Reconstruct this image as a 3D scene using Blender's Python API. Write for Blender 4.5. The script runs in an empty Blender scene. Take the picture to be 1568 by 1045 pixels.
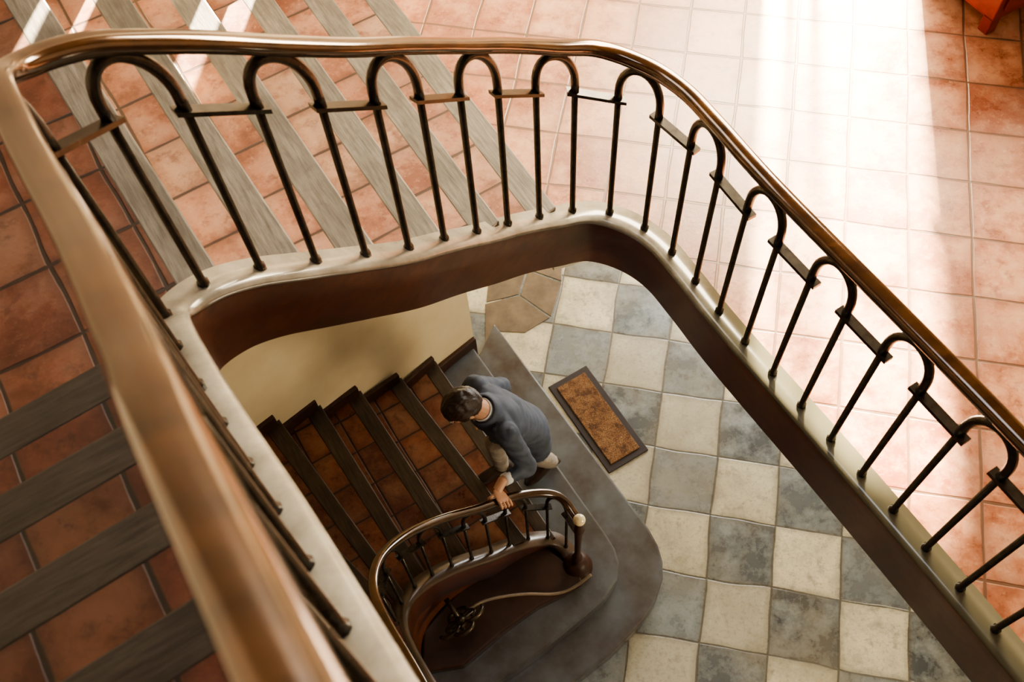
import bpy, bmesh, math, random
from mathutils import Vector, Matrix
random.seed(3)
S=bpy.context.scene
COL=S.collection
# ------------------------------------------------------------ node helpers
class NT:
    def __init__(s,name):
        s.m=bpy.data.materials.new(name); s.m.use_nodes=True
        s.t=s.m.node_tree; s.n=s.t.nodes; s.l=s.t.links
        s.b=s.n['Principled BSDF']
    def node(s,t,**k):
        n=s.n.new(t)
        for a,b in k.items(): setattr(n,a,b)
        return n
    def inp(s,sock,v):
        if hasattr(v,'is_output') or isinstance(v,bpy.types.NodeSocket): s.l.new(v,sock)
        else: sock.default_value=v
    def math(s,op,a,b=0.0,clamp=False):
        n=s.node('ShaderNodeMath',operation=op,use_clamp=clamp); s.inp(n.inputs[0],a); s.inp(n.inputs[1],b); return n.outputs[0]
    def vmath(s,op,a,b=(0,0,0)):
        n=s.node('ShaderNodeVectorMath',operation=op); s.inp(n.inputs[0],a); s.inp(n.inputs[1],b); return n.outputs[0]
    def mix(s,f,a,b,mode='MIX'):
        n=s.node('ShaderNodeMix',data_type='RGBA',blend_type=mode); s.inp(n.inputs[0],f); s.inp(n.inputs[6],a); s.inp(n.inputs[7],b); return n.outputs[2]
    def noise(s,vec,scale,detail=4,rough=.55):
        n=s.node('ShaderNodeTexNoise'); s.inp(n.inputs['Vector'],vec); n.inputs['Scale'].default_value=scale
        n.inputs['Detail'].default_value=detail; n.inputs['Roughness'].default_value=rough; return n.outputs['Fac']
    def ramp(s,f,pts):
        n=s.node('ShaderNodeValToRGB'); s.inp(n.inputs[0],f); e=n.color_ramp.elements
        while len(e)<len(pts): e.new(.5)
        for i,(p,c) in enumerate(pts): e[i].position=p; e[i].color=(*c,1) if len(c)==3 else c
        return n.outputs[0]
    def mr(s,v,a,b,c=0.,d=1.):
        n=s.node('ShaderNodeMapRange'); s.inp(n.inputs[0],v)
        for i,x in enumerate((a,b,c,d)): n.inputs[i+1].default_value=x
        return n.outputs[0]
    def pos(s): return s.node('ShaderNodeNewGeometry').outputs['Position']
    def bump(s,h,st=.3,dist=.01):
        n=s.node('ShaderNodeBump'); n.inputs['Strength'].default_value=st; n.inputs['Distance'].default_value=dist
        s.inp(n.inputs['Height'],h); s.l.new(n.outputs[0],s.b.inputs['Normal'])
def c4(c): return (c[0],c[1],c[2],1)
def tile_mat(name,origin,ang,tx,ty,cols,mortar,rough=.4,checker=None,gap=.012,spec=.5,dirt=(.5,.45,.4),stain=(.2,.06,.035),stain_amt=.6,coat=0.,warp=.012):
    N=NT(name); p=N.vmath('SUBTRACT',N.pos(),(origin[0],origin[1],0))
    r=N.node('ShaderNodeVectorRotate',rotation_type='Z_AXIS'); N.inp(r.inputs['Vector'],p); r.inputs['Angle'].default_value=-ang
    wn=N.node('ShaderNodeTexNoise'); N.inp(wn.inputs['Vector'],N.pos()); wn.inputs['Scale'].default_value=2.2; wn.inputs['Detail'].default_value=1
    wv=N.vmath('MULTIPLY',N.vmath('SUBTRACT',wn.outputs['Color'],(.5,.5,.5)),(warp*4,warp*4,0))
    q=N.vmath('MULTIPLY',N.vmath('ADD',r.outputs[0],wv),(1/tx,1/ty,0))
    wob=N.noise(N.pos(),9,2)
    fl=N.vmath('FLOOR',q)
    w=N.node('ShaderNodeTexWhiteNoise',noise_dimensions='3D'); N.inp(w.inputs['Vector'],fl)
    sp=N.node('ShaderNodeSeparateXYZ'); N.inp(sp.inputs[0],q)
    dx=N.math('MULTIPLY',N.math('PINGPONG',sp.outputs[0],.5),tx); dy=N.math('MULTIPLY',N.math('PINGPONG',sp.outputs[1],.5),ty)
    d=N.math('MINIMUM',dx,dy); d=N.math('ADD',d,N.math('MULTIPLY',N.math('SUBTRACT',wob,.5),.008))
    mort=N.mr(d,gap*.35,gap*.75,1,0)
    base=N.ramp(w.outputs['Value'],[(i/(len(cols)-1),c) for i,c in enumerate(cols)])
    off=N.vmath('ADD',N.pos(),N.vmath('MULTIPLY',w.outputs['Color'],(7,7,7)))
    n1=N.noise(off,5.5,8,.72); n2=N.noise(N.pos(),48,6,.75); n3=N.noise(N.pos(),1.3,4,.6); n4=N.noise(off,16,5,.7)
    edge=N.mr(d,.0,.045,1,0)
    if checker:
        fs=N.node('ShaderNodeSeparateXYZ'); N.inp(fs.inputs[0],fl)
        s=N.math('ADD',fs.outputs[0],fs.outputs[1]); par=N.math('PINGPONG',s,1.0)
        dk=N.ramp(w.outputs['Value'],[(i/(len(checker)-1),c) for i,c in enumerate(checker)])
        dk=N.mix(N.mr(n1,.46,.62,0,.7),dk,c4((.25,.275,.275)))
        dk=N.mix(N.mr(n4,.55,.68,0,.6),dk,c4((.05,.055,.055)))
        base=N.mix(N.mr(n1,.40,.62,0,.8),base,c4(dirt))
        base=N.mix(N.mr(n4,.53,.66,0,.65),base,c4((.26,.24,.19)))
        base=N.mix(par,dk,base)
        base=N.mix(N.mr(n2,.52,.70,0,.55),base,c4((.10,.09,.075)))
        base=N.mix(N.mr(n3,.45,.65,0,.5),base,c4((.20,.17,.12)))
        base=N.mix(N.math('MULTIPLY',edge,.45),base,c4((.12,.11,.09)))
    else:
        base=N.mix(N.mr(n1,.45,.66,0,.65),base,c4(dirt))
        base=N.mix(N.mr(n1,.50,.34,0,stain_amt),base,c4(stain))
        base=N.mix(N.mr(n3,.42,.7,0,.45),base,c4(stain))
        base=N.mix(N.mr(n4,.52,.66,0,.6),base,c4(stain))
        base=N.mix(N.mr(n2,.56,.70,0,.5),base,c4(dirt))
        base=N.mix(N.math('MULTIPLY',edge,.5),base,c4(stain))
    col=N.mix(mort,base,c4(mortar))
    N.l.new(col,N.b.inputs['Base Color'])
    N.inp(N.b.inputs['Roughness'],N.mr(n1,.3,.7,rough-.08,rough+.18))
    N.b.inputs['Specular IOR Level'].default_value=spec
    N.b.inputs['Coat Weight'].default_value=coat; N.b.inputs['Coat Roughness'].default_value=.3
    h=N.math('SUBTRACT',N.math('ADD',N.math('MULTIPLY',n2,.25),N.math('MULTIPLY',n4,.4)),mort); N.bump(h,.4,.006)
    return N.m
def wood_mat(name,c1,c2,ang=0,rough=.4,scale=6,coat=0.,bump=.15,stretch=10,metal=0.):
    N=NT(name); r=N.node('ShaderNodeVectorRotate',rotation_type='Z_AXIS'); N.inp(r.inputs['Vector'],N.pos()); r.inputs['Angle'].default_value=-ang
    v=N.vmath('MULTIPLY',r.outputs[0],(1,stretch,stretch))
    n=N.noise(v,scale,6,.6); n2=N.noise(N.pos(),4,3); n3=N.noise(N.pos(),22,5,.7)
    c=N.ramp(n,[(.3,c1),(.7,c2)]); c=N.mix(N.mr(n2,.4,.7,0,.5),c,c4(tuple(x*.5 for x in c1)))
    c=N.mix(N.mr(n3,.55,.75,0,.4),c,c4(tuple(x*.6 for x in c1)))
    N.l.new(c,N.b.inputs['Base Color']); N.b.inputs['Roughness'].default_value=rough; N.b.inputs['Metallic'].default_value=metal
    N.b.inputs['Coat Weight'].default_value=coat; N.b.inputs['Coat Roughness'].default_value=.08
    N.bump(n,bump,.004); return N.m
def plain(name,c,rough=.5,metal=0.,var=.3,scale=20,bump=.1,coat=0.,c2=None,dist=.004,c3=None):
    N=NT(name); n=N.noise(N.pos(),scale,5,.6)
    cc=N.mix(N.mr(n,.35,.7),c4(c),c4(c2 if c2 else tuple(x*(1-var) for x in c)))
    if c3: # duller look along the landing is shade put into the cap colour
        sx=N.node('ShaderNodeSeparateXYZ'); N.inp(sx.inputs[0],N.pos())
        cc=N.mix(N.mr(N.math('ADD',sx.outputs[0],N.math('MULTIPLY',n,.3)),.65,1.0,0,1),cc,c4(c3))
    N.l.new(cc,N.b.inputs['Base Color']); N.b.inputs['Roughness'].default_value=rough; N.b.inputs['Metallic'].default_value=metal
    N.b.inputs['Coat Weight'].default_value=coat; N.b.inputs['Coat Roughness'].default_value=.15
    N.bump(n,bump,dist); return N.m
A15=-math.radians(15)
LEG=math.atan2(-.887,.461)
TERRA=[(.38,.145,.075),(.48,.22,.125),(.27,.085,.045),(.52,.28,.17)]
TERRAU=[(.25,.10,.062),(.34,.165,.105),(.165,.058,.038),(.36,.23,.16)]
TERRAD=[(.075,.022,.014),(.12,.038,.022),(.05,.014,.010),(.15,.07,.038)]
M_hall=tile_mat('hall_checker',(1.05,3.106),A15,.432,.432,[(.60,.55,.40),(.38,.36,.29),(.70,.63,.46),(.50,.47,.36)],(.10,.09,.07),.25,
    checker=[(.050,.058,.064),(.18,.20,.21),(.08,.09,.095),(.13,.15,.16)],gap=.011,dirt=(.36,.33,.25),warp=.012)
M_land=tile_mat('terracotta_landing',(2.145,2.887),A15,.262,.30,TERRA,(.13,.065,.04),.30,gap=.010,dirt=(.56,.36,.24),coat=.4,stain=(.19,.06,.035),stain_amt=.7,warp=.006)
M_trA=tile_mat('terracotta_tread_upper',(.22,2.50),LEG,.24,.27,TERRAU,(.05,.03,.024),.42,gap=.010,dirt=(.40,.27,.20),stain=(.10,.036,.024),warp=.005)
M_trB=tile_mat('terracotta_tread_near',(-.89,1.385),LEG,.30,.24,TERRAD,(.015,.009,.007),.4,gap=.011,dirt=(.13,.058,.035),stain=(.03,.010,.007),warp=.005)  # darker terracotta copy: dim light on the near flight put into the colour
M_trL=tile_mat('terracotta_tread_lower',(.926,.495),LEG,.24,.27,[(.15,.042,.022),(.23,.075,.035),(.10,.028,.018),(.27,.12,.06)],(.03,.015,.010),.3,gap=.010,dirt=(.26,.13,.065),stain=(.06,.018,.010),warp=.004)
M_trQ=tile_mat('terracotta_quarter_landing',(-.86,1.37),LEG,.27,.26,[(.12,.036,.022),(.155,.06,.035),(.08,.023,.015),(.17,.085,.055)],(.018,.010,.008),.4,gap=.011,dirt=(.16,.09,.065),stain=(.042,.015,.010))  # in-between tone: falloff of light to the left painted into the tiles
M_noseA=wood_mat('worn_nosing_wood',(.085,.076,.066),(.20,.185,.165),LEG,.5,8,bump=.35)
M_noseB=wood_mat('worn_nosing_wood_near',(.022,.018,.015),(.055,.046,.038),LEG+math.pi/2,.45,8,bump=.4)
M_noseL=wood_mat('dark_nosing_wood',(.03,.02,.014),(.08,.055,.038),LEG,.32,8)
M_slab=plain('slate_slab',(.11,.12,.13),.2,c2=(.055,.042,.036),scale=3.5,bump=.05)
M_slabb=plain('waxed_brown_step',(.055,.030,.020),.25,c2=(.03,.016,.011),scale=4,bump=.05)
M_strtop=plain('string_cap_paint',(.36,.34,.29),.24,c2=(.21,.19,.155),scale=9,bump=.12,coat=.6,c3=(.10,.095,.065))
M_strtopL=plain('string_cap_lower',(.10,.065,.045),.3,c2=(.05,.03,.02),scale=7,coat=.4)
M_face=wood_mat('string_face_wood',(.11,.032,.013),(.18,.062,.026),0,.4,4,.12,.05,6)
M_rail=wood_mat('handrail_varnish',(.030,.012,.005),(.15,.068,.024),0,.16,5,1.,.05,3,metal=.45)
M_iron=plain('painted_iron',(.055,.046,.036),.27,.5,c2=(.028,.021,.016),scale=30)
M_bronze=plain('bronze_bracket',(.10,.075,.045),.35,.6,c2=(.05,.038,.025),scale=30)
M_wall=plain('cream_plaster',(.84,.72,.48),.8,c2=(.76,.62,.39),scale=3,bump=.2)
M_wallu=plain('pale_plaster',(.75,.68,.55),.8,c2=(.68,.60,.47),scale=3,bump=.2)
M_ceil=wood_mat('ceiling_timber',(.09,.05,.028),(.14,.085,.05),0,.7,3)
M_red=wood_mat('red_painted_wood',(.16,.012,.008),(.24,.022,.014),0,.45,3,bump=.05)
M_darkw=wood_mat('dark_wood',(.035,.015,.010),(.07,.03,.018),LEG,.4,5)
M_flag=plain('tan_flagstone',(.15,.11,.072),.4,c2=(.075,.055,.04),scale=7,bump=.4)
# ------------------------------------------------------------ mesh helpers
def obj(name,me,parent=None,mats=()):
    o=bpy.data.objects.new(name,me); COL.objects.link(o)
    for m in mats: me.materials.append(m)
    if parent: o.parent=parent
    return o
def empty(name):
    o=bpy.data.objects.new(name,None); COL.objects.link(o); o.empty_display_size=.1; return o
def bm_prism(bm,poly,z0,z1,mtop=0,mside=0,bev=0):
    vt=[bm.verts.new((p[0],p[1],z1)) for p in poly]; vb=[bm.verts.new((p[0],p[1],z0)) for p in poly]
    fs=[]
    f=bm.faces.new(vt); f.material_index=mtop; fs.append(f)
    f=bm.faces.new(vb[::-1]); f.material_index=mside; fs.append(f)
    n=len(poly)
    for i in range(n):
        f=bm.faces.new((vt[i],vb[i],vb[(i+1)%n],vt[(i+1)%n])); f.material_index=mside; fs.append(f)
    bmesh.ops.recalc_face_normals(bm,faces=fs)
    return fs
def fin(bm,name,parent=None,mats=(),smooth=False,bev=0,seg=2):
    me=bpy.data.meshes.new(name); bm.to_mesh(me); bm.free()
    if smooth:
        for p in me.polygons: p.use_smooth=True
    o=obj(name,me,parent,mats)
    if bev:
        m=o.modifiers.new('bevel','BEVEL'); m.width=bev; m.segments=seg; m.limit_method='ANGLE'
    return o
def catmull(P,n=10):
    P=[Vector(p) for p in P]; out=[]
    Q=[2*P[0]-P[1]]+P+[2*P[-1]-P[-2]]
    for i in range(1,len(Q)-2):
        a,b,c,d=Q[i-1:i+3]
        for k in range(n):
            t=k/n; out.append(.5*((2*b)+(c-a)*t+(2*a-5*b+4*c-d)*t*t+(3*b-a-3*c+d)*t**3))
    out.append(P[-1]); return out
def plan_in(path,i):
    a=path[max(0,i-1)]; b=path[min(len(path)-1,i+1)]; t=b-a; t.z=0; t.normalize(); return Vector((-t.y,t.x,0))
def sweep_plan(bm,path,sec,mi,closed_sec=True):
    rings=[]
    for i,p in enumerate(path):
        s=plan_in(path,i); rings.append([bm.verts.new(p+s*a+Vector((0,0,b))) for a,b in sec])
    n=len(sec); fs=[]
    for i in range(len(path)-1):
        for j in range(n):
            k=(j+1)%n; f=bm.faces.new((rings[i][j],rings[i][k],rings[i+1][k],rings[i+1][j])); f.material_index=mi[j]; f.smooth=True; fs.append(f)
    for r in (rings[0],rings[-1]):
        try: f=bm.faces.new(r); fs.append(f)
        except: pass
    bmesh.ops.recalc_face_normals(bm,faces=fs)
def tube(bm,pts,r,n=8,mat=0,caps=True):
    pts=[Vector(p) for p in pts]
    if not isinstance(r,(list,tuple)): r=[r]*len(pts)
    rings=[];up=None
    for i,p in enumerate(pts):
        t=(pts[min(i+1,len(pts)-1)]-pts[max(i-1,0)]).normalized()
        if up is None:
            up=Vector((0,0,1)) if abs(t.z)<.9 else Vector((1,0,0))
        s=t.cross(up).normalized(); up=s.cross(t).normalized()
        rings.append([bm.verts.new(p+(s*math.cos(2*math.pi*k/n)+up*math.sin(2*math.pi*k/n))*r[i]) for k in range(n)])
    fs=[]
    for i in range(len(pts)-1):
        for k in range(n):
            f=bm.faces.new((rings[i][k],rings[i][(k+1)%n],rings[i+1][(k+1)%n],rings[i+1][k])); f.smooth=True; f.material_index=mat; fs.append(f)
    if caps:
        for q in (rings[0],rings[-1]):
            f=bm.faces.new(q); f.material_index=mat; fs.append(f)
    bmesh.ops.recalc_face_normals(bm,faces=fs)
def lathe(bm,c,prof,n=24,mat=0):
    rings=[[bm.verts.new((c[0]+r*math.cos(2*math.pi*k/n),c[1]+r*math.sin(2*math.pi*k/n),c[2]+z)) for k in range(n)] for r,z in prof]
    fs=[]
    for i in range(len(prof)-1):
        for k in range(n):
            f=bm.faces.new((rings[i][k],rings[i][(k+1)%n],rings[i+1][(k+1)%n],rings[i+1][k])); f.smooth=True; f.material_index=mat; fs.append(f)
    for q in (rings[0],rings[-1]): fs.append(bm.faces.new(q)); fs[-1].material_index=mat
    bmesh.ops.recalc_face_normals(bm,faces=fs)
# ------------------------------------------------------------ upper railing
UP=[(2.45,-1.12,3.02),(1.95,-.13,3.02),(1.549,.67,3.02),(1.22,1.30,3.02),(.889,1.909,3.02),(.745,2.205,3.02),(.651,2.378,3.02),(.53,2.495,3.02),(.38,2.545,3.04),
 (.224,2.482,3.11),(.074,2.384,3.22),(-.074,2.251,3.36),(-.213,2.107,3.53),(-.347,1.965,3.69),(-.484,1.85,3.84),(-.612,1.752,3.97),(-.74,1.66,4.09),
 (-.83,1.585,4.16),(-.895,1.51,4.20),(-.915,1.435,4.24),(-.880,1.34,4.31),(-.777,1.155,4.38),(-.677,.990,4.46),(-.579,.835,4.55),(-.486,.687,4.65),(-.392,.530,4.75),
 (-.300,.375,4.85),(-.142,.110,5.01),(.0,-.12,5.15),(.15,-.37,5.30),(.3,-.63,5.45)]
def build_rail(path,idx_anchor,spacing,H,name,cap,parity=0,capw=.047,depth=.34,r=.0122,archr=.0160,bumpf=None,ra=.030,rb=.022,smoothz=0):
    root=empty(name)
    bm=bmesh.new()
    w=capw
    sec=[(-w,0),(w*.75,0),(w*1.15,-.006),(w*1.3,-.02),(w*1.15,-.034),(w*.95,-.040),(w*.9,-.055),(w*.9,-depth),(-w,-depth)]
    sweep_plan(bm,path,sec,[0,0,0,0,1,1,1,1,1])
    fin(bm,'string',root,[cap,M_face])
    bm=bmesh.new()
    rz=[p.z+H+(bumpf(p) if bumpf else 0) for p in path]
    for it in range(smoothz):
        rz=[rz[0]]+[(rz[i-1]+2*rz[i]+rz[i+1])/4 for i in range(1,len(rz)-1)]+[rz[-1]]
    rp=[Vector((p.x,p.y,z)) for p,z in zip(path,rz)]
    sec=[(ra*math.copysign(abs(math.cos(t))**.8,math.cos(t)),rb*math.copysign(abs(math.sin(t))**.8,math.sin(t))) for t in [2*math.pi*k/18 for k in range(18)]]
    sweep_plan(bm,rp,sec,[0]*18)
    sec=[(-.016,-.020),(.016,-.020),(.016,-.032),(-.016,-.032)]
    sweep_plan(bm,rp,sec,[1]*4)
    fin(bm,'handrail',root,[M_rail,M_iron])
    L=[0]
    for i in range(1,len(path)):
        d=path[i]-path[i-1]; L.append(L[-1]+math.hypot(d.x,d.y))
    def at(s,top=False):
        s=max(0,min(L[-1],s)); P_=path
        for i in range(1,len(L)):
            if L[i]>=s:
                t=(s-L[i-1])/(L[i]-L[i-1]+1e-9)
                q=path[i-1].lerp(path[i],t)
                if top: q.z=rz[i-1]*(1-t)+rz[i]*t
                return q
        q=path[-1].copy()
        if top: q.z=rz[-1]
        return q
    ia=min(range(len(path)),key=lambda i:(path[i].xy-Vector(idx_anchor)).length)
    s0=L[ia]; ks=[k for k in range(-60,60) if 0<s0-k*spacing<L[-1]-.02]
    bm=bmesh.new(); dn=-.225
    for k in ks:
        s=s0-k*spacing; p=at(s); tp=at(s,True)+Vector((0,0,dn))
        tube(bm,[p+Vector((0,0,-.01)),p+Vector((0,0,.012)),p+Vector((0,0,.02)),tp],[r*1.5,r*1.5,r,r],8)
        if (k+parity)%2==0:
            pts=[]; m=16
            for j in range(m+1):
                th=math.pi*j/m; ss=s-spacing*.5+spacing*.5*math.cos(th); q=at(ss,True)
                pts.append(q+Vector((0,0,dn+.05+(-.042-dn-.05)*math.sin(th)**.9)))
            pts=[tp]+pts+[at(s-spacing,True)+Vector((0,0,dn))]
            tube(bm,pts,archr,8)
        else:
            q=at(s-spacing,True)+Vector((0,0,dn))
            e=(q-tp).normalized()
            a0=tp-e*.032; a1=q+e*.032
            sd=Vector((-e.y,e.x,0)).normalized()
            vs=[]
            for c in (a0,a1):
                for u,v in ((-.017,-.007),(.017,-.007),(.017,.009),(-.017,.009)): vs.append(bm.verts.new(c+sd*u+Vector((0,0,v))))
            fs=[bm.faces.new([vs[i] for i in ix]) for ix in ((0,1,2,3),(7,6,5,4),(0,4,5,1),(1,5,6,2),(2,6,7,3),(3,7,4,0))]
            bmesh.ops.recalc_face_normals(bm,faces=fs)
    fin(bm,'balusters',root,[M_iron])
    return root,rp
upath=catmull(UP,8)
def bf(p):
    if p.y<1.5 and p.x<0: return 0
    return .065*math.exp(-((p.x+.05)/.45)**2)*(1 if p.y>1.5 else 0)
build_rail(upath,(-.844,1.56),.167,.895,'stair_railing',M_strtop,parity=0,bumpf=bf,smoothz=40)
LOW=[(.275,1.80,.44),(.21,1.90,.47),(.12,1.93,.52),(-.05,1.885,.64),(-.247,1.78,.78),(-.43,1.69,.92),(-.585,1.58,1.06),(-.69,1.44,1.2),(-.715,1.28,1.3),(-.65,1.10,1.4),(-.486,.80,1.56),(-.25,.35,1.82),(.05,-.22,2.12),(.3,-.7,2.4)]
lpath=catmull(LOW,8)
rootL,lrp=build_rail(lpath,(.12,1.93),.125,.78,'stair_railing',M_strtopL,parity=0,capw=.042,depth=.36,r=.009,archr=.011,ra=.023,rb=.019)
nb=bmesh.new(); nc=(.285,1.775,.34)
lathe(nb,nc,[(.095,0),(.10,.015),(.10,.05),(.085,.07),(.085,.10),(.05,.13),(.030,.15),(.028,.20),(.034,.23),(.024,.26),(.018,.32),(.020,.55),(.026,.72),(.034,.76),(.028,.80),(.02,.86),(.014,.885)],24)
fin(nb,'newel_post',rootL,[M_darkw])
M_ball=plain('ivory_ball',(.80,.68,.42),.15,var=.1,coat=.6)
nb=bmesh.new(); bmesh.ops.create_uvsphere(nb,u_segments=24,v_segments=16,radius=.035,matrix=Matrix.Translation((nc[0],nc[1],nc[2]+.915)))
fin(nb,'newel_ball',rootL,[M_ball],True)
# ------------------------------------------------------------ upper flight
L1=2.93
UPH=empty('upper_staircase')
def V2(x,y): return Vector((x,y))
bt=bmesh.new(); bn=bmesh.new()
noses=[V2(.22,2.50),V2(-.02,2.31),V2(-.22,2.11),V2(-.42,1.91),V2(-.62,1.755),V2(-.82,1.60)]
dirs=[V2(-.45,.893),V2(-.455,.89),V2(-.46,.888),V2(-.47,.883),V2(-.485,.875),V2(-.5,.866)]
WU=1.75
for k,(s,d) in enumerate(zip(noses,dirs)):
    z=L1+.194*(k+1); w=s+d*WU
    if k<5: s2=noses[k+1]; w2=s2+dirs[k+1]*WU
    else: s2=V2(-.87,1.40); w2=None
    if w2:
        bm_prism(bt,[s,w,w2+(w2-w)*.12,s2+(s2-s)*.12],z-.05,z-.001,0,1)
        f=(s2-s).normalized()
    else:
        bm_prism(bt,[s,w,V2(-3.3,2.3),V2(-2.9,.2),V2(-.89,1.385)+V2(-.866,-.5)*1.8+V2(.15,-.26),V2(-.86,1.30),V2(-.90,1.42)],z-.05,z-.001,2,1)
        f=(noses[5]-noses[4]).normalized()
    bm_prism(bt,[s+f*.005,w+f*.005,w+f*.03,s+f*.03],z-.20,z-.05,1,1)
    bm_prism(bn,[s-f*.015,w-f*.015,w+f*.110,s+f*.110],z-.045,z+.001,0,0)
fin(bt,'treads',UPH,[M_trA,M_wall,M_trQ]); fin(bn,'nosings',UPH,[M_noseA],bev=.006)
bt=bmesh.new(); bn=bmesh.new()
u=V2(.5,-.866); o=V2(-.866,-.5); s=V2(-.89,1.385); z0=L1+.194*6
for k in range(8):
    z=z0+.155*(k+1); a=s+u*.30*k; b=a+o*1.8
    bm_prism(bt,[a,b,b+u*.34,a+u*.34],z-.20,z-.001,0,1)
    bm_prism(bn,[a-u*.015,b-u*.015,b+u*.10,a+u*.10],z-.045,z+.001,0,0)
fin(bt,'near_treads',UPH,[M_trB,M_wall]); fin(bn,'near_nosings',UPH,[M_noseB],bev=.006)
bm=bmesh.new(); pr=None; wn=V2(-.62,.785)
soff=[]
for p in upath:
    if p.y>1.5 and p.x<.45:
        t=max(0,min(1,(.22-p.x)/1.04)); d=dirs[0].lerp(dirs[5],t).normalized(); q=V2(p.x,p.y)+d*WU
        a=(bm.verts.new((p.x,p.y,p.z-.33)),bm.verts.new((q.x,q.y,p.z-.33)))
        if pr: bm.faces.new((pr[0],a[0],a[1],pr[1]))
        pr=a
        dist=2.869-(p.x*wn.x+p.y*wn.y); ww=V2(p.x,p.y)+d*(dist/ d.dot(wn)); soff.append((ww.x,ww.y,p.z-.31))
fin(bm,'soffit',UPH,[M_wall],True)
# ------------------------------------------------------------ landing slab
e1=V2(.966,-.259); e2=V2(.259,.966)
def E(a,b): return e1*a+e2*b
inner=[V2(p.x,p.y) for p in upath if p.z<3.045 and p.x>.3]
poly=inner+[V2(.22,2.50),V2(.22,2.50)+dirs[0]*1.70,E(-1.5,4.05),E(-1.5,6.98),E(5.58,6.98),E(5.58,-1.6),E(2.8,-1.6)]
bm=bmesh.new(); bm_prism(bm,poly,L1-.28,L1,0,1); bmesh.ops.triangulate(bm,faces=[f for f in bm.faces if len(f.verts)>4])
fin(bm,'floor_landing',None,[M_land,M_wallu])
# ------------------------------------------------------------ ground hall
bm=bmesh.new(); bm_prism(bm,[V2(-5,-4),V2(8,-4),V2(8,9),V2(-5,9)],-.1,0,0,0); fin(bm,'floor',None,[M_hall])
FS=empty('flagstone_paving'); bm=bmesh.new()
for pl in ([(-.20,3.64),(-.10,3.72),(.10,3.69),(.30,3.80),(.08,4.02),(-.18,3.97)],[(-.17,3.985),(.08,4.03),(.16,4.25),(-.1,4.45)],[(.095,4.02),(.31,3.81),(.42,4.1),(.17,4.24)],[(-.1,4.47),(.16,4.26),(.42,4.12),(.5,4.8),(.0,4.9)]):
    bm_prism(bm,[V2(*p) for p in pl],.0,.006)
fin(bm,'flagstones',FS,[M_flag],bev=.003)
LS=empty('lower_staircase')
bm=bmesh.new()
bm_prism(bm,[V2(-.12,3.70),V2(.79,2.05),V2(.835,1.93),V2(.85,1.82),V2(.835,1.71),V2(.77,1.57),V2(.66,1.44),V2(.45,1.27),V2(.207,1.12),V2(-.1,.9),V2(-.3,.5),V2(-.75,1.2),V2(-1.2,2.5),V2(-.25,3.44)],0,.17)
bm_prism(bm,[V2(-.29,3.44),V2(.49,1.99),V2(.54,1.88),V2(.555,1.79),V2(.53,1.68),V2(.44,1.57),V2(.324,1.487),V2(.05,1.3),V2(-.223,1.144),V2(-.5,.95),V2(-.9,1.3),V2(-1.25,2.5)],.17,.34)
bm_prism(bm,[V2(.10,1.92),V2(.30,1.70),V2(.31,1.66),V2(.20,1.60),V2(.02,1.53),V2(-.2,1.40),V2(-.45,1.22),V2(-.7,1.2),V2(-.68,1.45),V2(-.4,1.72),V2(-.1,1.88)],.34,.43,1,1)
bmesh.ops.triangulate(bm,faces=[f for f in bm.faces if len(f.verts)>4])
fin(bm,'curtail_steps',LS,[M_slab,M_slabb],bev=.015,seg=3)
inn=[V2(.15,1.92),V2(-.03,1.87),V2(-.36,1.73),V2(-.60,1.60),V2(-.70,1.46),V2(-.74,1.36)]
out=[V2(-.55,3.23),V2(-.767,3.036),V2(-1.005,2.879),V2(-1.228,2.726),V2(-1.43,2.56),V2(-1.66,2.38)]
bt=bmesh.new(); bn=bmesh.new(); bb=bmesh.new()
for k in range(6):
    z=.17*(k+3); a,b=inn[k],out[k]
    if k<5: a2,b2=inn[k+1],out[k+1]; po=[a,b,b2+(b2-b)*.1,a2+(a2-a)*.1]
    else: a2,b2=V2(-.72,1.2),V2(-2.0,2.1); po=[a,b,V2(-2.4,1.85),V2(-2.2,.5),V2(-.6,1.0)]
    bm_prism(bt,po,max(.0,z-.34),z-.001,0,1)
    f0=(a2-a).normalized(); f1=(b2-b).normalized()
    bm_prism(bn,[a-f0*.02,b-f1*.02,b+f1*.085,a+f0*.07],z-.04,z+.002)
    n=V2(.61,-.79)
    if k<5: bm_prism(bb,[b,b2,b2+n*.03,b+n*.03],z-.17,z+.10)
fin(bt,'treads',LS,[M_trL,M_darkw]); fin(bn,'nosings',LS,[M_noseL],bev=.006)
bm_prism(bb,[V2(-.267,3.45),V2(-.55,3.23),V2(-.55,3.23)+n*.03,V2(-.267,3.45)+n*.03],.17,.44)
fin(bb,'baseboard_stair',None,[M_darkw],bev=.005)
bt=bmesh.new(); bn=bmesh.new(); u=V2(.46,-.887); o=V2(-.887,-.46)
for k in range(7):
    z=.17*8+.17*(k+1); a=V2(-.70,1.18)+u*.27*k; b=a+o*1.5
    bm_prism(bt,[a,b,b+u*.3,a+u*.3],z-.34,z-.001,0,1); bm_prism(bn,[a-u*.02,b-u*.02,b+u*.08,a+u*.08],z-.04,z+.002)
fin(bt,'return_treads',LS,[M_trL,M_darkw]); fin(bn,'return_nosings',LS,[M_noseL],bev=.006)
bm=bmesh.new()
pp=[p for p in lpath if p.x<.25]
pr=None
for i,p in enumerate(pp):
    s=plan_in(pp,i)*.02; q=(bm.verts.new((p.x+s.x,p.y+s.y,p.z-.3)),bm.verts.new((p.x+s.x,p.y+s.y,.0)))
    if pr: bm.faces.new((pr[0],q[0],q[1],pr[1]))
    pr=q
fin(bm,'under_stair_panel',LS,[M_face],True)
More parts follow.
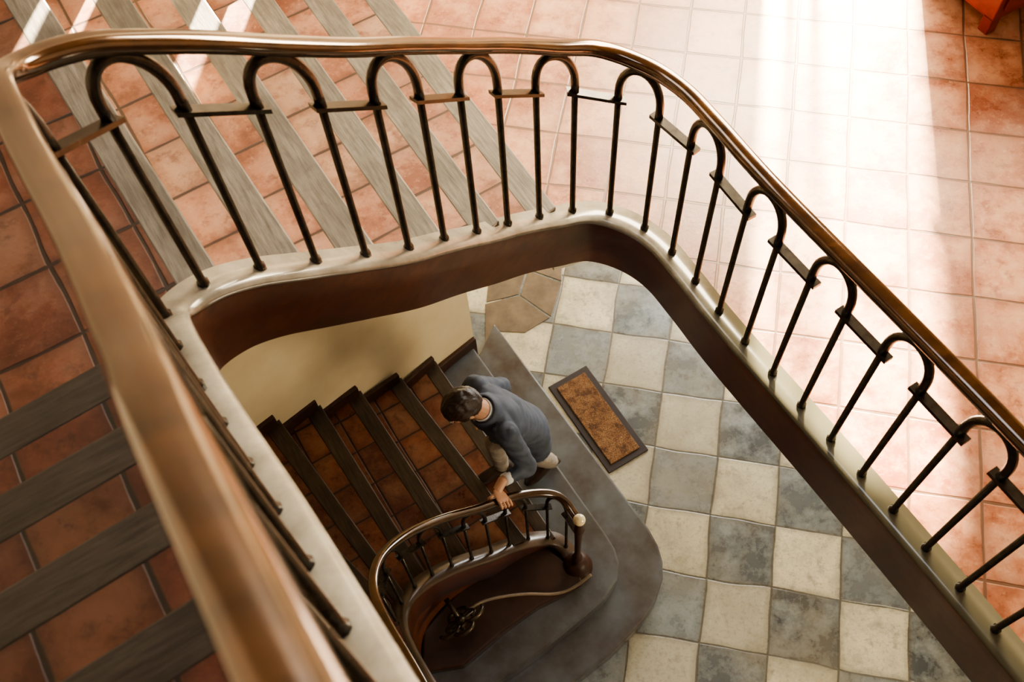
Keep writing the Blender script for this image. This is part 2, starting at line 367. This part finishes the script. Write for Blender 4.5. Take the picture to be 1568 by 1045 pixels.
# doormat
c=V2(.561,2.939); d=V2(.455,-.890).normalized(); n=V2(d.y*-1,d.x)
def quad(hl,hw): return [c+d*hl+n*hw,c+d*hl-n*hw,c-d*hl-n*hw,c-d*hl+n*hw]
DM=empty('doormat')
bm=bmesh.new(); bm_prism(bm,quad(.395,.165),0.001,.016); fin(bm,'rubber_border',DM,[plain('black_rubber',(.026,.017,.017),.7)],bev=.004)
N=NT('coir'); nn=N.noise(N.pos(),14,6,.8); n3=N.noise(N.pos(),160,3,.8)
cc=N.ramp(nn,[(.38,(.10,.04,.017)),(.5,(.33,.165,.07)),(.68,(.42,.24,.11))]); cc=N.mix(N.mr(n3,.42,.6),cc,c4((.06,.03,.014)))
N.l.new(cc,N.b.inputs['Base Color']); N.b.inputs['Roughness'].default_value=.95; N.bump(n3,1,.01)
bm=bmesh.new(); bm_prism(bm,quad(.35,.12),0.01,.026); fin(bm,'coir_pile',DM,[N.m],bev=.004)
# rope + iron ornament
RO=empty('rope_handrail')
bm=bmesh.new(); rp=catmull([(.36,1.674,.52),(.25,1.62,.47),(.134,1.59,.47),(-.05,1.585,.54),(-.227,1.56,.60),(-.34,1.52,.64),(-.42,1.46,.66)],6)
tube(bm,rp,.009,8); fin(bm,'rope',RO,[plain('rope_fibre',(.20,.15,.10),.8)])
bm=bmesh.new()
def scroll(c,ax,ay,R,turn,r0):
    pts=[]
    for i in range(22):
        t=i/21; th=turn*t; rr=R*(1-.8*t); pts.append(Vector(c)+ax*rr*math.cos(th)+ay*rr*math.sin(th))
    tube(bm,pts,[r0*(1-.3*i/21) for i in range(22)],7)
ax=Vector((.75,.5,0)).normalized(); ay=Vector((0,0,1))*.5+Vector((.5,-.75,0))*.7
cc0=Vector((-.43,1.42,.68))
scroll(cc0+ax*.07,ax,ay,.08,8,.014); scroll(cc0-ax*.07,-ax,ay,.075,8,.013); scroll(cc0-ay*.07,ax,-ay,.08,7,.013); scroll(cc0+ay*.08,-ax,ay,.07,7,.013)
tube(bm,[cc0+ax*.09,cc0,cc0-ax*.1],[.012,.020,.012],8)
tube(bm,[cc0,cc0+Vector((-.08,.13,.03))],.016,8); bmesh.ops.create_uvsphere(bm,u_segments=12,v_segments=8,radius=.035,matrix=Matrix.Translation(cc0))
fin(bm,'scroll_bracket',RO,[M_bronze],True)
# ------------------------------------------------------------ cabinet
CB=empty('red_cabinet')
c0=V2(2.39,3.43); cd=V2(-.45,.893); cw=V2(.893,.45)
bm=bmesh.new()
def bx(a0,a1,b0,b1,z0,z1,m=0): bm_prism(bm,[c0+cw*a0+cd*b0,c0+cw*a1+cd*b0,c0+cw*a1+cd*b1,c0+cw*a0+cd*b1],z0,z1,m,m)
bx(0.02,.98,.02,.48,L1+.08,L1+.86)
bx(-.01,1.01,-.01,.5,L1+.86,L1+.90)
for a in (.02,.92):
    for b in (.02,.42): bx(a,a+.06,b,b+.06,L1,L1+.1)
bx(.06,.48,.005,.02,L1+.14,L1+.80); bx(.52,.94,.005,.02,L1+.14,L1+.80)
bx(.44,.46,-.01,.01,L1+.45,L1+.50,1); bx(.54,.56,-.01,.01,L1+.45,L1+.50,1)
fin(bm,'carcass',CB,[M_red,M_darkw],bev=.006)
# ------------------------------------------------------------ walls
def wall(name,p0,p1,z0,z1,th,holes=(),mat=M_wallu,side=1):
    d=(p1-p0); L=d.length; d.normalize(); n=V2(-d.y,d.x)*side
    us=sorted({0,L,*[h[0] for h in holes],*[h[1] for h in holes]}); zs=sorted({z0,z1,*[h[2] for h in holes],*[h[3] for h in holes]})
    bm=bmesh.new()
    for i in range(len(us)-1):
        for j in range(len(zs)-1):
            cu=(us[i]+us[i+1])/2; cz=(zs[j]+zs[j+1])/2
            if any(h[0]<cu<h[1] and h[2]<cz<h[3] for h in holes): continue
            a=p0+d*us[i]; b=p0+d*us[i+1]; bm_prism(bm,[a,b,b+n*th,a+n*th],zs[j],zs[j+1])
    return fin(bm,name,None,[mat])
ZC=8.2
wall('wall_back',E(-1.6,7.0),E(5.6,7.0),0,ZC,.12,[(u0+1.6,u1+1.6,z0_,z1_) for u0,u1,z0_,z1_ in ((.52,.98,L1+.02,6.2),(.26,.33,L1+.02,6.2),(.40,.45,L1+.02,6.2))])
wall('wall_right',E(5.6,-1.6),E(5.6,7.0),0,ZC,.2,side=-1)
a=noses[0]+dirs[0]*WU; b=noses[5]+dirs[5]*WU; dd=(b-a).normalized()
wall('wall_stair',a-dd*.0,b+dd*1.6,L1-.3,ZC,.1,[(.05,.20,3.6,4.5),(.32,.62,3.65,4.5),(.72,.80,3.7,4.6),(.95,1.15,3.8,4.7)],side=-1)
wall('wall_landing_left',a,E(-1.6,7.0),L1-.3,ZC,.15,side=1)
wall('wall_left',b+dd*1.6,V2(-2.2,-3.0),0,ZC,.2,side=-1)
bm=bmesh.new(); wl=[(-.267,3.45,2.66)]+sorted([s_ for s_ in soff if s_[0]<-.30],key=lambda s_:-s_[0])
wl.append((-3.0,1.34,3.9)); off=Vector((-.61,.79,0))*.2; pr=None; fs=[]
for x_,y_,z_ in wl:
    y_=3.45+(x_+.267)*(.61/.79); z_=max(z_,2.66)
    q=[bm.verts.new((x_,y_,0)),bm.verts.new((x_,y_,z_)),bm.verts.new(Vector((x_,y_,z_))+off),bm.verts.new(Vector((x_,y_,0))+off)]
    if pr:
        for i in range(4): fs.append(bm.faces.new((pr[i],q[i],q[(i+1)%4],pr[(i+1)%4])))
    else: fs.append(bm.faces.new(q))
    pr=q
bmesh.ops.recalc_face_normals(bm,faces=fs); fin(bm,'wall_stair_lower',None,[M_wall])
wall('wall_hall_left',V2(-.267,3.45)+V2(-.1,.15),E(-1.9,7.0),0,L1-.29,.2,mat=M_wall,side=1)
bm=bmesh.new(); bm_prism(bm,[V2(-5,-3.5),V2(7.5,-3.5),V2(7.5,8),V2(-5,8)],ZC,ZC+.1); fin(bm,'ceiling',None,[M_ceil])
# ------------------------------------------------------------ man
MAN=empty('man')
D=Vector((-.88,-.47,0)).normalized()
Lf=Vector((.47,-.88,0)).normalized(); Z=Vector((0,0,1))
def P(x,y,z): return Vector((x,y,z))
def loft(bm,rings,n=20,cap=True):
    R=[]
    for c,a,ra,b,rb in rings:
        R.append([bm.verts.new(Vector(c)+a*ra*math.cos(2*math.pi*k/n)+b*rb*math.sin(2*math.pi*k/n)) for k in range(n)])
    fs=[]
    for i in range(len(R)-1):
        for k in range(n): fs.append(bm.faces.new((R[i][k],R[i][(k+1)%n],R[i+1][(k+1)%n],R[i+1][k])))
    if cap: fs.append(bm.faces.new(R[0])); fs.append(bm.faces.new(R[-1]))
    bmesh.ops.recalc_face_normals(bm,faces=fs)
def ball(bm,c,r):
    bmesh.ops.create_uvsphere(bm,u_segments=16,v_segments=10,radius=r,matrix=Matrix.Translation(c))
def limb(bm,pts,rs,endball=True):
    P2=catmull(pts,5); k=len(pts)-1; rr=[]
    for i in range(len(P2)):
        t=i/5; j=min(int(t),k-1); f=t-j; rr.append(rs[j]*(1-f)+rs[j+1]*f)
    tube(bm,P2,rr,14); ball(bm,pts[0],rs[0]*.98)
    if endball: ball(bm,pts[-1],rs[-1]*.98)
def remesh(bm,vox,name,sm=3):
    me=bpy.data.meshes.new(name+'_t'); bm.to_mesh(me); bm.free(); o=bpy.data.objects.new(name+'_t',me); COL.objects.link(o)
    m=o.modifiers.new('r','REMESH'); m.mode='VOXEL'; m.voxel_size=vox
    m=o.modifiers.new('s','SMOOTH'); m.iterations=sm; m.factor=.5
    dg=bpy.context.evaluated_depsgraph_get(); dg.update(); me2=bpy.data.meshes.new_from_object(o.evaluated_get(dg)); bpy.data.objects.remove(o)
    for p in me2.polygons: p.use_smooth=True
    me2.materials.clear()
    return me2
pel=P(.045,2.37,1.20); wai=P(-.005,2.345,1.37); che=P(-.085,2.30,1.56); uch=P(-.145,2.268,1.69); nk=P(-.185,2.243,1.77); hd=P(-.285,2.19,1.945)
lhip=pel+Lf*.09-Z*.03; rhip=pel-Lf*.09-Z*.03
lank=P(.19,2.455,.46); rank=P(-.135,2.40,.61); lkn=P(.09,2.345,.84); rkn=P(-.15,2.40,.99)
lsh=uch+Lf*.17+Z*.015; rsh=uch-Lf*.17+Z*.015
lel=P(.03,2.03,1.45)
ip=min(range(len(lrp)),key=lambda i:(lrp[i].xy-Vector((-.125,1.845))).length); RP=lrp[ip].copy(); rt=(lrp[ip+1]-lrp[ip-1]).normalized()
lwr=RP+P(.01,.085,.055)
rel=P(-.075,2.53,1.44); rwr=P(-.20,2.51,1.24)
tor=(nk-pel).normalized(); fw=Lf.cross(tor).normalized()
if fw.dot(D)<0: fw=-fw
bm=bmesh.new()
hem=pel-Z*.14
loft(bm,[(hem,Lf,.178,D,.135),(pel,Lf,.172,fw,.128),(wai,Lf,.150,fw,.110),(che,Lf,.178,fw,.125),(uch-tor*.02,Lf,.190,fw,.110),(uch+tor*.045,Lf,.14,fw,.080),(nk,Lf,.066,fw,.062)],28)
for sh,el,wr in ((lsh,lel,lwr-(lwr-lel).normalized()*.03),(rsh,rel,rwr)):
    limb(bm,[sh,(sh+el)/2+Z*.0,el,(el+wr)/2,wr],[.068,.059,.050,.044,.037],False)
for hip,kn,an in ((lhip,lkn,lank),(rhip,rkn,rank)):
    limb(bm,[hip,(hip+kn)/2,kn,(kn+an)/2,an],[.092,.080,.062,.058,.050])
me=remesh(bm,.009,'body',3)
from mathutils import noise as mn
for v in me.vertices:
    c=v.co; f=abs(mn.noise(Vector((c.x*6,c.y*6,c.z*20+c.x*9))))*.016-.005+mn.noise(c*26)*.002; v.co=c+v.normal*f
M_jack=plain('navy_jacket',(.042,.050,.074),.7,c2=(.07,.084,.12),scale=14,bump=.3,dist=.006)
M_trou=plain('grey_beige_trousers',(.33,.285,.24),.85,scale=18,bump=.4)
M_skin=plain('skin',(.60,.33,.21),.5,var=.12,scale=10)
M_hair=wood_mat('dark_brown_hair',(.016,.008,.005),(.075,.033,.017),.5,.4,30,0,.8,4)
M_shoe=plain('brown_shoe_leather',(.045,.028,.022),.3,coat=.4)
M_shirt=plain('white_shirt',(.75,.75,.74),.7,var=.08)
for m in (M_jack,M_trou): me.materials.append(m)
def dseg(p,a,b):
    t=max(0,min(1,(p-a).dot(b-a)/(b-a).length_squared)); return (p-a-(b-a)*t).length
for p in me.polygons:
    c=p.center
    arm=min(dseg(c,lsh,lel),dseg(c,lel,lwr),dseg(c,rsh,rel),dseg(c,rel,rwr))
    leg=min(dseg(c,lkn,lank),dseg(c,rkn,rank),dseg(c,lhip,lkn),dseg(c,rhip,rkn))
    p.material_index=1 if (c.z<hem.z-.002 and leg<arm) else 0
obj('body',me,MAN)
bm=bmesh.new()
ca=(lwr-lel).normalized(); tube(bm,[lwr-ca*.05,lwr-ca*.012],.035,16)
loft(bm,[(nk-tor*.015,Lf,.070,fw,.066),(nk+tor*.028,Lf,.062,fw,.060)],24,False)
o=fin(bm,'shirt',MAN,[M_shirt],True); m=o.modifiers.new('s','SOLIDIFY'); m.thickness=.003
bm=bmesh.new()
loft(bm,[(nk-tor*.045,Lf,.115,fw,.092),(nk-tor*.005,Lf,.080,fw,.074),(nk+tor*.016,Lf,.074,fw,.070),(nk+tor*.012,Lf,.082,fw,.078),(nk-tor*.02,Lf,.100,fw,.092)],28,False)
o=fin(bm,'jacket_collar',MAN,[M_jack],True); m=o.modifiers.new('s','SOLIDIFY'); m.thickness=.004
def shoe(an,z,pitch):
    bm=bmesh.new(); f=(D*math.cos(pitch)-Z*math.sin(pitch)); up=(Z*math.cos(pitch)+D*math.sin(pitch))
    heel=an-f*.07; heel=Vector((heel.x,heel.y,0))+Z*(z+.0)
    h0=heel+Z*(math.sin(pitch)*.24)
    rg=[]
    for t,w,h in ((0,.024,.03),(.02,.034,.05),(.08,.036,.058),(.14,.042,.045),(.20,.046,.034),(.25,.038,.026),(.28,.018,.014)):
        rg.append((h0+f*t+up*(h),Lf,w,up,h))
    loft(bm,rg,18); tube(bm,[h0+f*.06+up*.05,an+Z*.01],[.045,.047],16)
    return bm
me=remesh(shoe(lank,.34,.28),.006,'shoe',2); me.materials.append(M_shoe); obj('left_shoe',me,MAN)
me=remesh(shoe(rank,.51,.0),.006,'shoe',2); me.materials.append(M_shoe); obj('right_shoe',me,MAN)
til=math.radians(32); hf=(D*math.cos(til)-Z*math.sin(til)); hu=(Z*math.cos(til)+D*math.sin(til)); hr=-Lf
MH=Matrix((( hr.x,hf.x,hu.x,hd.x),(hr.y,hf.y,hu.y,hd.y),(hr.z,hf.z,hu.z,hd.z),(0,0,0,1)))
bm=bmesh.new(); bmesh.ops.create_uvsphere(bm,u_segments=40,v_segments=28,radius=1)
for v in bm.verts:
    x,y,z=v.co; w=.078; l=.098; h=.118
    if z<0: w*=1+.32*z
    yy=y*l
    if z<-.2 and y<0: yy*=.75
    if y>0: yy*=.93
    v.co=Vector((x*w,yy,z*h))
    if y>.5 and -.1<z<.25 and .25<abs(x)<.6: v.co.y-=.006
bmesh.ops.create_cone(bm,cap_ends=True,segments=10,radius1=.015,radius2=.007,depth=.05,matrix=Matrix.Translation((0,.094,-.012))@Matrix.Rotation(.35,4,'X'))
bmesh.ops.create_uvsphere(bm,u_segments=10,v_segments=8,radius=.013,matrix=Matrix.Translation((0,.103,-.032)))
for sx in (-1,1):
    bmesh.ops.create_uvsphere(bm,u_segments=14,v_segments=10,radius=.03,matrix=Matrix.Translation((sx*.079,-.008,-.005))@Matrix.Rotation(sx*.3,4,'Z')@Matrix.Diagonal((.28,.6,1,1)))
    bmesh.ops.create_uvsphere(bm,u_segments=10,v_segments=8,radius=.02,matrix=Matrix.Translation((sx*.03,.080,.018))@Matrix.Diagonal((1,.3,.35,1)))
bmesh.ops.create_uvsphere(bm,u_segments=14,v_segments=8,radius=.026,matrix=Matrix.Translation((0,.086,-.058))@Matrix.Diagonal((1,.3,.28,1)))
iv=MH.inverted(); nl=iv@(nk-tor*.03)
tube(bm,[nl,(nl+Vector((0,-.02,-.06)))/2,Vector((0,-.02,-.05))],[.058,.056,.058],16)
bm.transform(MH); me=remesh(bm,.004,'head',2); me.materials.append(M_skin); obj('head',me,MAN)
bm=bmesh.new()
for sx in (-1,1): bmesh.ops.create_uvsphere(bm,u_segments=12,v_segments=8,radius=.011,matrix=MH@Matrix.Translation((sx*.03,.083,.018)))
fin(bm,'eyes',MAN,[plain('eye_white',(.6,.58,.55),.2)],True)
bm=bmesh.new(); bmesh.ops.create_uvsphere(bm,u_segments=64,v_segments=48,radius=1)
for v in bm.verts:
    x,y,z=v.co; q=Vector((x*.086,y*.105-.010,z*.125+.006))
    nz=mn.noise(Vector((x*3,y*3,z*3)))*.006+mn.noise(Vector((x*14,y*5,z*8)))*.004
    v.co=q*(1+nz*9)
dele=[v for v in bm.verts if (v.co.y>.045 and v.co.z<.045) or (v.co.z<-.015 and v.co.y>-.02) or v.co.z<-.075]
bmesh.ops.delete(bm,geom=dele,context='VERTS')
bm.transform(MH); o=fin(bm,'hair',MAN,[M_hair],True); m=o.modifiers.new('s','SOLIDIFY'); m.thickness=.01; m.offset=-1
def finger(bm,pts,r0):
    tube(bm,catmull(pts,4),[r0*(1-.3*i/(4*(len(pts)-1))) for i in range(4*(len(pts)-1)+1)],10)
    ball(bm,pts[-1],r0*.7)
bm=bmesh.new(); a=rt.copy()
f=Vector((a.y,-a.x,0)).normalized(); f=f if f.y<0 else -f
T=RP+Z*.017
loft(bm,[(T+Z*.022-f*.05,a,.026,Z,.018),(T+Z*.018-f*.02,a,.038,Z,.017),(T+Z*.014+f*.012,a,.042,Z,.014),(T+Z*.010+f*.028,a,.040,Z,.010)],18)
for i,(oa,l) in enumerate(((.034,.95),(.0115,1.08),(-.0115,1.0),(-.034,.8))):
    b0=T+a*oa
    finger(bm,[b0+Z*.014+f*.02,b0+Z*.012+f*.042*l,b0-Z*.008*l+f*.050,b0-Z*.032*l+f*.040,b0-Z*.042*l+f*.024],.0086)
finger(bm,[T+a*.03+Z*.012-f*.028,T+a*.058+Z*.006-f*.026,T+a*.072-Z*.014-f*.030,T+a*.078-Z*.034-f*.028],.0105)
tube(bm,[T+Z*.022-f*.045,lwr,lwr-ca*.05],[.026,.028,.028],14)
me=remesh(bm,.003,'hand',1); me.materials.append(M_skin); obj('left_hand',me,MAN)
bm=bmesh.new(); dn=(D*.35-Z).normalized(); ac=D; nm=Lf
w=rwr
loft(bm,[(w,ac,.026,nm,.020),(w+dn*.04,ac,.036,nm,.017),(w+dn*.085,ac,.040,nm,.013)],18)
for i,(oa,l) in enumerate(((.030,.95),(.010,1.08),(-.010,1.0),(-.029,.8))):
    b0=w+dn*.08+ac*oa; finger(bm,[b0,b0+dn*.035*l+nm*.004,b0+dn*.058*l+nm*.02,b0+dn*.070*l+nm*.038],.009)
finger(bm,[w+dn*.03+ac*.028,w+dn*.055+ac*.05+nm*.01,w+dn*.085+ac*.055+nm*.022],.0105)
me=remesh(bm,.0035,'hand',2); me.materials.append(M_skin); obj('right_hand',me,MAN)
# ------------------------------------------------------------ lights
def area(name,loc,tgt,sx,sy,pw,col):
    l=bpy.data.lights.new(name,'AREA'); l.shape='RECTANGLE'; l.size=sx; l.size_y=sy; l.energy=pw; l.color=col
    o=bpy.data.objects.new(name,l); COL.objects.link(o); o.location=loc
    o.rotation_euler=(Vector(tgt)-Vector(loc)).to_track_quat('-Z','Y').to_euler(); return o
sun=bpy.data.lights.new('sun','SUN'); sun.energy=130; sun.angle=math.radians(1.6); sun.color=(1,.84,.58)
so=bpy.data.objects.new('sun',sun); COL.objects.link(so); el=math.radians(30)
so.rotation_euler=Vector((-.218*math.cos(el),-.976*math.cos(el),-math.sin(el))).to_track_quat('-Z','Y').to_euler()
pb=E(.9,6.6)
area('window_light',(pb.x,pb.y,6.0),(1.1,2.8,2.9),2.6,2.6,1200,(1,.84,.58))
area('stair_window_light',(-.9,3.3,7.3),(.1,1.8,3.0),1.6,1.2,50,(1,.92,.78))
area('skylight',(.4,1.2,8.1),(.3,1.2,3.0),1.0,1.6,32,(.86,.93,1))
area('hall_door_light',(2.4,5.6,1.5),(.7,2.4,0),1.6,2.0,200,(.97,.96,.92))
area('hall_fill_light',(2.6,.2,2.0),(-.6,2.6,1.0),.8,.8,60,(1,.84,.58))  # added unseen fill that brightens the cream wall and lower flight
w=bpy.data.worlds.new('world'); S.world=w; w.use_nodes=True; w.node_tree.nodes['Background'].inputs[0].default_value=(1,.86,.70,1); w.node_tree.nodes['Background'].inputs[1].default_value=.12
S.view_settings.look='AgX - Medium High Contrast'
# ------------------------------------------------------------ camera
cam=bpy.data.cameras.new('camera'); co=bpy.data.objects.new('camera',cam); COL.objects.link(co)
th=math.atan(851/1524); X=Vector((1,0,0)); U=Vector((0,math.cos(th),math.sin(th))); F=Vector((0,math.sin(th),-math.cos(th)))
r=.9965*X-.0834*U; up=.0834*X+.9965*U; b=-F
co.matrix_world=Matrix(((r.x,up.x,b.x,0),(r.y,up.y,b.y,0),(r.z,up.z,b.z,6.5),(0,0,0,1)))
cam.sensor_width=36; cam.lens=35.0; cam.clip_start=.02
cam.dof.use_dof=True; cam.dof.focus_distance=4.6; cam.dof.aperture_fstop=4.0
S.camera=co
